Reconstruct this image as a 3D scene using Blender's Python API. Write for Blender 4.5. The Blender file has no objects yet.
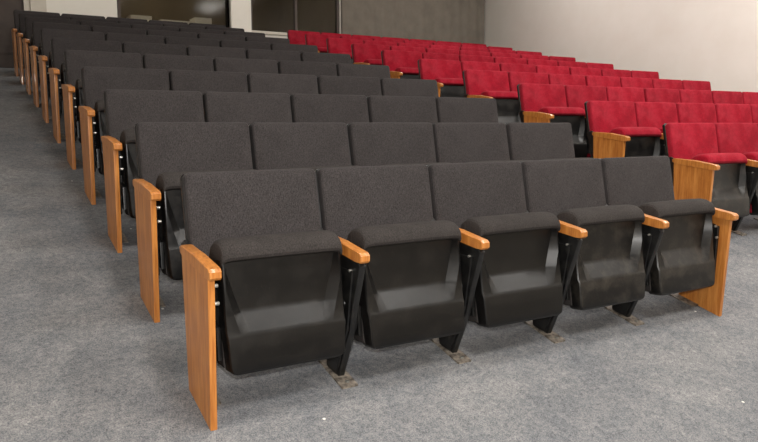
import bpy, bmesh, math, random
from mathutils import Matrix, Vector
random.seed(7)
sc=bpy.context.scene
try:
    sc.view_settings.view_transform='Standard'
except Exception: pass
def srgb(r,g,b):
    def f(c):
        c/=255.0
        return c/12.92 if c<=.04045 else ((c+.055)/1.055)**2.4
    return (f(r),f(g),f(b),1)
# ---------------- materials
def newmat(name,rough=.6,spec=.5):
    m=bpy.data.materials.new(name); m.use_nodes=True
    nt=m.node_tree; b=nt.nodes['Principled BSDF']
    b.inputs['Roughness'].default_value=rough
    b.inputs['Specular IOR Level'].default_value=spec
    return m,nt,b
def noise(nt,scale,vec=None,detail=3,rough=.6):
    n=nt.nodes.new('ShaderNodeTexNoise'); n.inputs['Scale'].default_value=scale
    n.inputs['Detail'].default_value=detail; n.inputs['Roughness'].default_value=rough
    if vec is not None: nt.links.new(vec,n.inputs['Vector'])
    return n.outputs['Fac']
def coord(nt,scale=(1,1,1),kind='Object'):
    t=nt.nodes.new('ShaderNodeTexCoord'); mp=nt.nodes.new('ShaderNodeMapping')
    mp.inputs['Scale'].default_value=scale
    nt.links.new(t.outputs[kind],mp.inputs['Vector']); return mp.outputs['Vector']
def ramp(nt,fac,stops):
    r=nt.nodes.new('ShaderNodeValToRGB'); e=r.color_ramp.elements
    while len(e)<len(stops): e.new(.5)
    for i,(p,c) in enumerate(stops): e[i].position=p; e[i].color=c
    nt.links.new(fac,r.inputs['Fac']); return r.outputs['Color']
def mix(nt,fac,a,b,mode='MIX'):
    m=nt.nodes.new('ShaderNodeMix'); m.data_type='RGBA'; m.blend_type=mode
    for s,v in ((m.inputs[0],fac),(m.inputs[6],a),(m.inputs[7],b)):
        if hasattr(v,'links') or isinstance(v,bpy.types.NodeSocket): nt.links.new(v,s)
        else: s.default_value=v
    return m.outputs[2]
def bump(nt,b,h,strength,dist=.01):
    n=nt.nodes.new('ShaderNodeBump'); n.inputs['Strength'].default_value=strength; n.inputs['Distance'].default_value=dist
    nt.links.new(h,n.inputs['Height']); nt.links.new(n.outputs['Normal'],b.inputs['Normal'])
def fabric(name,c1,c2,sheen,lo=.88,hi=1.1,fade=None):
    m,nt,b=newmat(name,.92,.12)
    v=coord(nt)
    f=noise(nt,230,v,2,.75); g=noise(nt,9,v,4,.6)
    fx=noise(nt,3,coord(nt,(130,130,5)),2,.5)
    col=ramp(nt,f,[(.35,c1),(.66,c2)])
    col=mix(nt,.4,col,ramp(nt,fx,[(.35,c1),(.65,c2)]))
    if fade:
        col=mix(nt,ramp(nt,noise(nt,5,v,5,.7),[(.42,(0,0,0,1)),(.72,(.5,.5,.5,1))]),col,fade)
    oi=nt.nodes.new('ShaderNodeObjectInfo')
    shade=ramp(nt,g,[(.3,(lo,lo,lo,1)),(.7,(hi,hi,hi,1))])
    col=mix(nt,1.0,col,shade,'MULTIPLY')
    rr=ramp(nt,oi.outputs['Random'],[(0,(.88,.88,.88,1)),(1,(1.08,1.08,1.08,1))])
    col=mix(nt,1.0,col,rr,'MULTIPLY')
    nt.links.new(col,b.inputs['Base Color'])
    b.inputs['Sheen Weight'].default_value=sheen
    bump(nt,b,f,.35,.0018)
    return m
M_BLACKFAB=fabric('charcoal_fabric',srgb(41,38,38),srgb(73,69,69),.02,.88,1.1)
M_CUSHFAB=fabric('worn_charcoal_fabric',srgb(40,37,36),srgb(68,64,62),.0,.85,1.15)
M_REDFAB=fabric('red_fabric',srgb(124,14,32),srgb(172,26,46),.02,.72,1.1,srgb(184,60,74))
# plastic seat pan with scuffs
m,nt,b=newmat('black_plastic',.4,.4); v=coord(nt)
d=noise(nt,9,v,5,.75); oi=nt.nodes.new('ShaderNodeObjectInfo')
dust=ramp(nt,d,[(.46,(.0,.0,.0,1)),(.78,(.6,.6,.6,1))])
pw=nt.nodes.new('ShaderNodeMath'); pw.operation='POWER'; pw.inputs[1].default_value=3.0
nt.links.new(oi.outputs['Random'],pw.inputs[0])
dd=nt.nodes.new('ShaderNodeMath'); dd.operation='MULTIPLY'
nt.links.new(dust,dd.inputs[0]); nt.links.new(pw.outputs[0],dd.inputs[1])
scr=ramp(nt,noise(nt,5,coord(nt,(60,60,7)),4,.8),[(.60,(0,0,0,1)),(.72,(.4,.4,.4,1))])
ad=nt.nodes.new('ShaderNodeMath'); ad.operation='ADD'; nt.links.new(dd.outputs[0],ad.inputs[0]); 
s2=nt.nodes.new('ShaderNodeMath'); s2.operation='MULTIPLY'; s2.inputs[1].default_value=.4; nt.links.new(scr,s2.inputs[0]); nt.links.new(s2.outputs[0],ad.inputs[1])
nt.links.new(mix(nt,ad.outputs[0],srgb(11,10,10),srgb(100,92,82)),b.inputs['Base Color'])
nt.links.new(ramp(nt,d,[(.35,(.30,.30,.30,1)),(.7,(.42,.42,.42,1))]),b.inputs['Roughness'])
bump(nt,b,noise(nt,340,v,2),.06,.001)
M_PAN=m
m,nt,b=newmat('black_painted_steel',.35,.5); v=coord(nt)
nt.links.new(ramp(nt,noise(nt,30,v,4),[(.4,srgb(12,12,13)),(.8,srgb(36,35,33))]),b.inputs['Base Color']); M_STEEL=m
m,nt,b=newmat('bolt_zinc',.35,.5); b.inputs['Metallic'].default_value=.8
nt.links.new(ramp(nt,noise(nt,50,coord(nt)),[(.3,srgb(150,150,145)),(.8,srgb(200,198,190))]),b.inputs['Base Color']); M_ZINC=m
m,nt,b=newmat('worn_foot_plate',.55,.4)
nt.links.new(ramp(nt,noise(nt,40,coord(nt)),[(.35,srgb(72,66,60)),(.7,srgb(150,140,128))]),b.inputs['Base Color']); M_FOOT=m
m,nt,b=newmat('honey_oak_wood',.36,.5); v=coord(nt,(40,9,2.2))
g=noise(nt,2.2,v,5,.65); w=noise(nt,1.3,coord(nt,(60,60,3)),3)
c=ramp(nt,g,[(.3,srgb(160,92,36)),(.5,srgb(190,120,52)),(.72,srgb(212,144,72))])
c=mix(nt,.3,c,ramp(nt,w,[(.4,srgb(146,82,30)),(.6,srgb(214,146,76))]))
nt.links.new(c,b.inputs['Base Color']); bump(nt,b,g,.08,.001)
b.inputs['Coat Weight'].default_value=.25; M_WOOD=m
# carpet
m,nt,b=newmat('grey_speckled_carpet',.95,.1); v=coord(nt)
f1=noise(nt,40,v,4,.85); f2=noise(nt,1.4,v,5,.65); f3=noise(nt,190,v,2,.8); f4=noise(nt,7,v,4,.7)
c=ramp(nt,f1,[(.34,srgb(88,90,95)),(.5,srgb(122,123,126)),(.68,srgb(154,153,152))])
c=mix(nt,.42,c,ramp(nt,f3,[(.36,srgb(60,64,73)),(.64,srgb(172,170,168))]))
c=mix(nt,1.0,c,ramp(nt,f2,[(.32,(.72,.74,.77,1)),(.68,(1.08,1.07,1.05,1))]),'MULTIPLY')
c=mix(nt,1.0,c,ramp(nt,f4,[(.35,(.84,.86,.88,1)),(.65,(1.08,1.07,1.06,1))]),'MULTIPLY')
vo=nt.nodes.new('ShaderNodeTexVoronoi'); vo.inputs['Scale'].default_value=6.0; nt.links.new(v,vo.inputs['Vector'])
c=mix(nt,ramp(nt,vo.outputs['Distance'],[(.03,(1,1,1,1)),(.045,(0,0,0,1))]),c,srgb(225,222,215))
nt.links.new(c,b.inputs['Base Color']); bump(nt,b,f1,.6,.006); M_CARPET=m
def plain(name,c1,c2,scale=6,rough=.8,bs=.1):
    m,nt,b=newmat(name,rough,.3); v=coord(nt)
    nt.links.new(ramp(nt,noise(nt,scale,v,4),[(.35,c1),(.7,c2)]),b.inputs['Base Color'])
    bump(nt,b,noise(nt,scale*15,v,2),bs,.002); return m
M_WALL=plain('off_white_wall_paint',srgb(236,231,223),srgb(241,237,230),2)
M_WALLB=plain('pale_wall_paint',srgb(238,233,223),srgb(243,239,230),2)
M_TAUPE=plain('taupe_fabric_panel',srgb(112,106,97),srgb(124,117,107),5)
M_CEIL=plain('ceiling_tile',srgb(222,220,212),srgb(230,228,222),12)
M_DARK=plain('dark_door_paint',srgb(70,60,56),srgb(84,74,68),4,.5)
M_FRAME=plain('frame_paint',srgb(206,199,186),srgb(216,209,196),4,.5)
M_LOBBY=plain('lobby_wall_paint',srgb(120,106,84),srgb(132,118,96),3)
M_STAGE=plain('stage_front_wall',srgb(180,172,158),srgb(190,182,168),3)
m,nt,b=newmat('window_glass',.08,.3); b.inputs['Transmission Weight'].default_value=1; b.inputs['Base Color'].default_value=(.6,.6,.57,1); b.inputs['IOR'].default_value=1.2; M_GLASS=m
def emis(name,c,s):
    m,nt,b=newmat(name); b.inputs['Emission Color'].default_value=c; b.inputs['Emission Strength'].default_value=s
    b.inputs['Base Color'].default_value=c; return m
M_TUBE=emis('fluorescent_diffuser',(1,.97,.9,1),2.0)
# ---------------- mesh helpers
class B:
    def __init__(s): s.bm=bmesh.new(); s.mats=[]
    def mi(s,m):
        if m not in s.mats: s.mats.append(m)
        return s.mats.index(m)
    def rings(s,rs,mat,smooth=True,caps=True):
        k=s.mi(mat); vr=[[s.bm.verts.new(p) for p in r] for r in rs]; fs=[]
        n=len(rs[0])
        for a,b_ in zip(vr,vr[1:]):
            for i in range(n):
                j=(i+1)%n; fs.append(s.bm.faces.new((a[i],a[j],b_[j],b_[i])))
        if caps: fs.append(s.bm.faces.new(vr[0][::-1])); fs.append(s.bm.faces.new(vr[-1]))
        for f in fs: f.material_index=k; f.smooth=smooth
    def slab(s,M,w,h,r,prof,mat,seg=5,rb=None):
        rs=[]
        for ins,n in prof:
            rs.append([M@Vector((u,v,n)) for u,v in rrect(w-2*ins,h-2*ins,max(r-ins,.004),seg)])
        s.rings(rs,mat)
    def extr(s,poly,x0,x1,mat,rd=.004,axis='X',M=None,smooth=True):
        cy=sum(p[0] for p in poly)/len(poly); cz=sum(p[1] for p in poly)/len(poly)
        def ring(x,d):
            out=[]
            for y,z in poly:
                dy,dz=cy-y,cz-z; L=math.hypot(dy,dz) or 1
                p=Vector((x,y+dy/L*d,z+dz/L*d)); out.append(M@p if M else p)
            return out
        s.rings([ring(x0,rd),ring(x0+rd*.35,rd*.3),ring(x0+rd,0),ring(x1-rd,0),ring(x1-rd*.35,rd*.3),ring(x1,rd)],mat,smooth)
    def box(s,a,b_,mat,rd=.004):
        s.extr([(a[1],a[2]),(b_[1],a[2]),(b_[1],b_[2]),(a[1],b_[2])],a[0],b_[0],mat,rd)
    def cyl(s,c,r,x0,x1,mat,n=16):
        s.extr([(c[0]+r*math.cos(2*math.pi*i/n),c[1]+r*math.sin(2*math.pi*i/n)) for i in range(n)],x0,x1,mat,min(.004,r*.3))
    def finish(s,name,loc=(0,0,0),ang=35):
        bmesh.ops.recalc_face_normals(s.bm,faces=s.bm.faces[:])
        me=bpy.data.meshes.new(name); s.bm.to_mesh(me); s.bm.free()
        for m in s.mats: me.materials.append(m)
        try: me.set_sharp_from_angle(angle=math.radians(ang))
        except Exception: pass
        o=bpy.data.objects.new(name,me); o.location=loc; sc.collection.objects.link(o); return o
def rrect(w,h,r,seg):
    pts=[]
    for cx,cy,a0 in ((w/2-r,h/2-r,0),(-w/2+r,h/2-r,90),(-w/2+r,-h/2+r,180),(w/2-r,-h/2+r,270)):
        for i in range(seg+1):
            a=math.radians(a0+90*i/seg); pts.append((cx+r*math.cos(a),cy+r*math.sin(a)))
    return pts
def frame(ox,oy,oz,a):
    a=math.radians(a)
    return Matrix(((1,0,0,ox),(0,math.sin(a),-math.cos(a),oy),(0,math.cos(a),math.sin(a),oz),(0,0,0,1)))
P=.57
def fz(y):
    if y<-4: return -1.0
    return .25*y if y<0 else .25*y-.005*y*y
def armrest(b,xc,w):
    poly=[(-.058,.548),(-.050,.540),(-.02,.539),(.28,.574),(.305,.584),(.308,.603),(.29,.610),(.12,.602),(-.01,.583),(-.045,.578),(-.058,.568)]
    b.extr(poly,xc-w/2,xc+w/2,M_WOOD,.007)
def end_panel(b,xc,side,sl):
    t=.024; z0=-.003
    poly=[(0,z0),(.262,z0+.262*sl),(.292,.578),(-.025,.544)]
    b.extr(poly,xc-t/2,xc+t/2,M_WOOD,.003,smooth=True)
    armrest(b,xc+side*.006,.044)
    i0,i1=(xc+t/2,xc+t/2+.016) if side>0 else (xc-t/2-.016,xc-t/2)
    b.extr([(.04,.20),(.16,.17),(.22,.28),(.30,.40),(.39,.60),(.34,.62),(.20,.55),(.03,.50)],i0,i1,M_STEEL,.003)
    xx=(i1,i1+.014) if side>0 else (i0-.014,i0)
    b.cyl((.12,.27),.036,xx[0],xx[1],M_STEEL)
    b.cyl((.12,.27),.012,xx[0]-.003,xx[1]+.003,M_ZINC,8)
    for yy,zz in ((.04,.50),(.03,.44)):
        b.cyl((yy,zz),.007,xx[0]-.002,xx[1]+.0,M_ZINC,8)
    b.extr([(.13,.13*sl),(.30,.30*sl),(.30,.30*sl+.007),(.13,.13*sl+.007)],min(xc,xc+side*.07),max(xc,xc+side*.07),M_FOOT,.002)
def standard(b,x,sl):
    b.extr([(.145,.145*sl+.004),(.245,.245*sl+.004),(.26,.16),(.28,.26),(.33,.42),(.395,.62),(.35,.635),(.27,.580),(-.02,.549),(-.035,.525),(-.015,.46),(.02,.36),(.05,.25),(.10,.14)],x-.014,x+.014,M_STEEL,.004)
    b.extr([(.155,.05),(.235,.06),(.235,.5),(.01,.5),(.055,.26)],x-.022,x+.022,M_STEEL,.004)
    for c,r,e in (((.11,.28),.048,.033),((.085,.36),.018,.026)):
        b.cyl(c,r,x-e,x+e,M_STEEL)
    b.cyl((.11,.28),.013,x-.037,x+.037,M_ZINC,8)
    b.cyl((.03,.50),.006,x-.025,x+.025,M_ZINC,8)
    y0,y1=.07,.33
    b.extr([(y0,y0*sl-.002),(y1,y1*sl-.002),(y1,y1*sl+.008),(y0,y0*sl+.008)],x-.036,x+.036,M_FOOT,.002)
    for yy in (.095,.305):
        z=yy*sl+.008
        b.slab(Matrix.Translation((x,yy,z)),.018,.018,.008,[(0,0),(0,.006),(.003,.008)],M_ZINC,2)
    armrest(b,x,.042)
def pan(b,M):
    W=.237; H=.412
    vs=[0,.004,.012,.022,.045,.08,.134,.144,.154,.214,.224,.234,.30,.36,.404,.412]
    def cols(v):
        t=max(0,min((v-.144)/.25,1))
        e=.60+.31*t; o=min(e+.17,.95)
        h=[e-.02,e+.01,o-.01,o+.005,.97,.988,1.0]
        return [-x for x in h[::-1]]+[0]+h
    sd=[0,.0,1,1,1,1,1]; drop=[0,0,0,0,.001,.006,.018]
    side=sd[::-1]+[0]+sd; dr=drop[::-1]+[0]+drop
    def hw(v):
        r=.032
        base=W*(.96+.04*min(v/.16,1))
        if v<r: base-=r*(1-math.sqrt(max(0,1-((r-v)/r)**2)))
        return base
    def n(j,v):
        x=(v-.139)/.09
        band=max(0,min(1-x,1)); band=band if 0<band<1 else band
        z=.012+.046*max(side[j]*(.72 if v<.36 else .65),band)-dr[j]
        if v<.02: z-=.018 if v==0 else (.008 if v<.01 else .002)
        if v>.408: z-=.004
        return z
    k=b.mi(M_PAN); bm=b.bm; nc=15
    g=[[bm.verts.new(M@Vector((u*hw(v),v,n(j,v)))) for j,u in enumerate(cols(v))] for v in vs]
    fs=[]
    for i in range(len(vs)-1):
        for j in range(nc-1):
            fs.append(bm.faces.new((g[i][j],g[i][j+1],g[i+1][j+1],g[i+1][j])))
    bd=[g[0][j] for j in range(nc)]+[g[i][-1] for i in range(1,len(vs))]+[g[-1][j] for j in range(nc-2,-1,-1)]+[g[i][0] for i in range(len(vs)-2,0,-1)]
    Mi=M.inverted(); bk=[]
    for q in bd:
        c=Mi@q.co; c.z=-.02; bk.append(bm.verts.new(M@c))
    L=len(bd)
    for i in range(L): fs.append(bm.faces.new((bd[i],bk[i],bk[(i+1)%L],bd[(i+1)%L])))
    fs.append(bm.faces.new(bk))
    for f in fs: f.material_index=k; f.smooth=True
def make_seat(name,fab,cfab,loc,left,right,sl,fold=0,lean=0):
    b=B(); c=P/2+.008
    A=frame(c+.012,.345,.393,12+lean)@Matrix.Translation((0,.24,0))
    b.slab(A,.556,.478,.022,[(.03,-.012),(.012,-.012),(.003,-.006),(0,.004),(0,.014),(.006,.018)],M_PAN)
    b.slab(A,.552,.474,.024,[(.010,.012),(.002,.018),(0,.026),(0,.048),(.002,.056),(.008,.062),(.022,.065),(.06,.067),(.14,.068)],fab)
    S=frame(c,.062,.168,6+fold)
    prof=[(-.098,.03),(-.085,.015),(.002,.012),(.004,.402),(.040,.404),(.056,.410),(.062,.420),(.062,.434),(.057,.450),(.044,.466),(.020,.479),(-.01,.484),(-.05,.482),(-.085,.467),(-.102,.44),(-.108,.40),(-.108,.2)]
    Mx=S@Matrix(((1,0,0,0),(0,0,1,0),(0,1,0,0),(0,0,0,1)))
    cy=-.03; cz=.23
    W=.235; rs=[]
    for x,f in ((-W,.90),(-W+.003,.94),(-W+.010,.97),(-W+.022,.99),(-W+.04,1),(-W*.4,1.006),(W*.4,1.006),(W-.04,1),(W-.022,.99),(W-.010,.97),(W-.003,.94),(W,.90)):
        rs.append([Mx@Vector((x,cy+(p[0]-cy)*f,cz+(p[1]-cz)*f)) for p in prof])
    b.rings(rs,cfab)
    pan(b,S)
    for sgn in (-1,1):
        x=c+sgn*.245
        b.extr([(.07,.22),(.13,.22),(.17,.30),(.14,.36),(.08,.34)],x-.008,x+.008,M_STEEL,.003)
    if left: end_panel(b,-.004,1,sl)
    if right: end_panel(b,P+.006,-1,sl)
    else: standard(b,P,sl)
    return b.finish(name,loc,24)
ROW=.78
RS=[0,0,0,-.06,-.10,-.13,-.14,-.12,-.09,-.05,0]
for r in range(11):
    y=r*ROW; z=fz(y); sl=(fz(y+.3)-z)/.3
    for i in range(5):
        fo=random.uniform(-1.5,1.5)
        make_seat('black_auditorium_seat',M_BLACKFAB,M_CUSHFAB,(i*P,y,z),i==0,i==4,sl,fo,random.uniform(-.6,.6))
    if r>0:
        for i in range(7):
            make_seat('red_auditorium_seat',M_REDFAB,M_REDFAB,(3.84+RS[r]+i*P,y,z),i==0,i==6,sl,random.uniform(-1.5,1.5),random.uniform(-.6,.6))
# ---------------- floor
XL,XR,YF,YB,ZC=-2.6,8.25,-5.2,8.8,4.9
bm=bmesh.new()
ys=[YF-.1]+[-4+.2*i for i in range(0,66)]
rows=[]
for y in ys:
    rows.append([bm.verts.new((x,y,fz(y))) for x in (XL-.1,XR+.1)])
for a,c in zip(rows,rows[1:]): bm.faces.new((a[0],a[1],c[1],c[0]))
me=bpy.data.meshes.new('floor'); bm.to_mesh(me); bm.free(); me.materials.append(M_CARPET)
fl=bpy.data.objects.new('floor',me); sc.collection.objects.link(fl)
def bx(name,a,c,mat,rd=.002):
    b=B(); b.box(a,c,mat,rd); return b.finish(name)
bx('wall_right',(XR,YF-.1,-1.3),(XR+.12,YB+.15,ZC),M_WALL)
bx('wall_left',(XL-.12,YF-.1,-1.3),(XL,YB+.15,ZC),M_WALL)
bx('wall_front',(XL,YF-.12,-1.3),(XR,YF,ZC),M_STAGE)
bx('ceiling',(XL-.12,YF-.12,ZC),(XR+.12,YB+3.2,ZC+.1),M_CEIL)
FB=fz(YB)
bx('wall_back_left',(XL,YB,.5),(-.80,YB+.12,ZC),M_WALLB)
bx('wall_back_door_header',(-.80,YB,FB+2.12),(.29,YB+.12,ZC),M_WALLB)
bx('wall_back_pier',(.29,YB,.5),(1.43,YB+.12,ZC),M_WALLB)
bx('wall_back_sill',(1.43,YB,.5),(5.10,YB+.12,2.50),M_WALLB)
bx('wall_back_header',(1.43,YB,4.0),(5.10,YB+.12,ZC),M_WALLB)
bx('wall_back_column',(3.14,YB-.06,2.5),(3.47,YB+.12,4.0),M_WALLB)
bx('trim_1',(.28,YB-.05,FB),(.48,YB,ZC),M_FRAME)
bx('wall_back_right',(5.10,YB,.5),(XR,YB+.12,ZC),M_WALLB)
# pleated taupe acoustic panel
b=B(); n=60; pts=[]
for i in range(n+1):
    x=5.12+(XR-5.14)*i/n; pts.append((x,YB-.045-.012*math.cos(i*math.pi*.5)))
k=b.mi(M_TAUPE); lo=[b.bm.verts.new((x,y,FB+.05)) for x,y in pts]+[b.bm.verts.new((x,YB-.005,FB+.05)) for x,y in pts[::-1]]
hi=[b.bm.verts.new((v.co.x,v.co.y,ZC-.1)) for v in lo]; N=len(lo)
for i in range(N): b.bm.faces.new((lo[i],lo[(i+1)%N],hi[(i+1)%N],hi[i]))
b.bm.faces.new(lo[::-1]); b.bm.faces.new(hi); b.finish('acoustic_wall_curtain')
for q,(x0,x1) in enumerate(((1.44,3.13),(3.48,5.09))):
    b=B()
    b.box((x0,YB-.03,2.505),(x1,YB+.10,2.55),M_FRAME)
    b.box((x0,YB-.02,3.95),(x1,YB+.10,3.995),M_FRAME)
    for xx in (x0,(x0+x1)/2-.02 if q else x1-.04,x1-.04): b.box((xx,YB+.01,2.55),(xx+.04,YB+.08,3.95),M_DARK)
    b.box((x0+.02,YB+.04,2.55),(x1-.02,YB+.05,3.95),M_GLASS,.001)
    b.finish('window_%d'%(q+1))
b=B()
b.box((-.79,YB-.02,FB),(-.72,YB+.12,FB+2.115),M_FRAME); b.box((.20,YB-.02,FB),(.275,YB+.12,FB+2.115),M_FRAME)
b.box((-.72,YB-.02,FB+2.04),(.20,YB+.12,FB+2.115),M_FRAME)
b.box((-.715,YB+.03,FB+.01),(.195,YB+.07,FB+2.035),M_DARK)
b.box((-.60,YB+.022,FB+1.15),(.08,YB+.035,FB+1.9),M_DARK); b.box((-.60,YB+.022,FB+.2),(.08,YB+.035,FB+1.0),M_DARK)
b.box((-.60,YB-.03,FB+1.0),(.12,YB+.0,FB+1.04),M_ZINC); b.box((-.58,YB-.01,FB+1.0),(-.55,YB+.03,FB+1.04),M_ZINC); b.box((.07,YB-.01,FB+1.0),(.10,YB+.03,FB+1.04),M_ZINC)
b.finish('door_1')
# lobby behind windows
b=B()
b.box((-1.2,YB+3.0,1.2),(5.3,YB+3.1,ZC),M_LOBBY); b.box((-1.2,YB+.13,1.2),(-1.1,YB+3.0,ZC),M_LOBBY)
b.box((5.2,YB+.13,1.2),(5.3,YB+3.0,ZC),M_LOBBY); b.box((-1.2,YB+.13,1.70),(5.3,YB+3.0,1.80),M_LOBBY)
b.box((1.2,YB+1.6,1.80),(3.6,YB+2.1,2.72),M_LOBBY); b.box((1.15,YB+1.55,2.72),(3.65,YB+2.15,2.78),M_FRAME)
for x0,w_,h_ in ((1.95,.35,.10),(2.45,.5,.06),(3.05,.3,.14)): b.box((x0,YB+1.6,2.785),(x0+w_,YB+1.95,2.785+h_),M_WALLB)
b.finish('wall_lobby')
# ceiling fixtures
EN={(.8,-3.0):100,(.8,-.3):48,(.8,2.6):2,(.8,7.7):14,(3.4,-3.0):100,(3.4,-.3):52,(3.4,2.6):6,(3.4,7.7):12,(6.6,-3.0):100,(6.6,-.3):100,(6.6,2.6):84,(6.6,6.0):50}  # unseen units; the two nearest the back wall are placed to brighten it
for (x,y),e in EN.items():
    b=B(); b.box((x-.32,y-.62,ZC-.07),(x+.32,y+.62,ZC),M_FRAME); b.box((x-.29,y-.59,ZC-.078),(x+.29,y+.59,ZC-.068),M_TUBE,.002)
    b.finish('ceiling_light')
    L=bpy.data.lights.new('fluorescent',type='AREA'); L.shape='RECTANGLE'; L.size=.58; L.size_y=1.18
    L.energy=e; L.color=(1,.965,.92)
    o=bpy.data.objects.new('fluorescent_lamp',L); o.location=(x,y,ZC-.10); sc.collection.objects.link(o)
L=bpy.data.lights.new('lobby_lamp',type='AREA'); L.size=.6; L.energy=18; L.color=(1,.88,.68)
o=bpy.data.objects.new('lobby_lamp',L); o.location=(2.4,YB+1.3,ZC-.1); sc.collection.objects.link(o)
# camera + on-camera flash
cam=bpy.data.cameras.new('camera'); co=bpy.data.objects.new('camera',cam); sc.collection.objects.link(co)
co.location=(-.695,-2.284,1.053); co.rotation_euler=(math.radians(90-7.86),0,math.radians(-30.7))
cam.sensor_width=36; cam.lens=703/758*36; cam.clip_start=.05; sc.camera=co
L=bpy.data.lights.new('camera_flash',type='AREA'); L.size=.08; L.energy=70; L.color=(1,.97,.93)
o=bpy.data.objects.new('camera_flash',L); o.location=(-.72,-2.32,1.22); o.rotation_euler=(math.radians(90),0,math.radians(-38)); sc.collection.objects.link(o)
w=bpy.data.worlds.new('world'); sc.world=w; w.use_nodes=True
w.node_tree.nodes['Background'].inputs[0].default_value=(.5,.5,.5,1); w.node_tree.nodes['Background'].inputs[1].default_value=.2
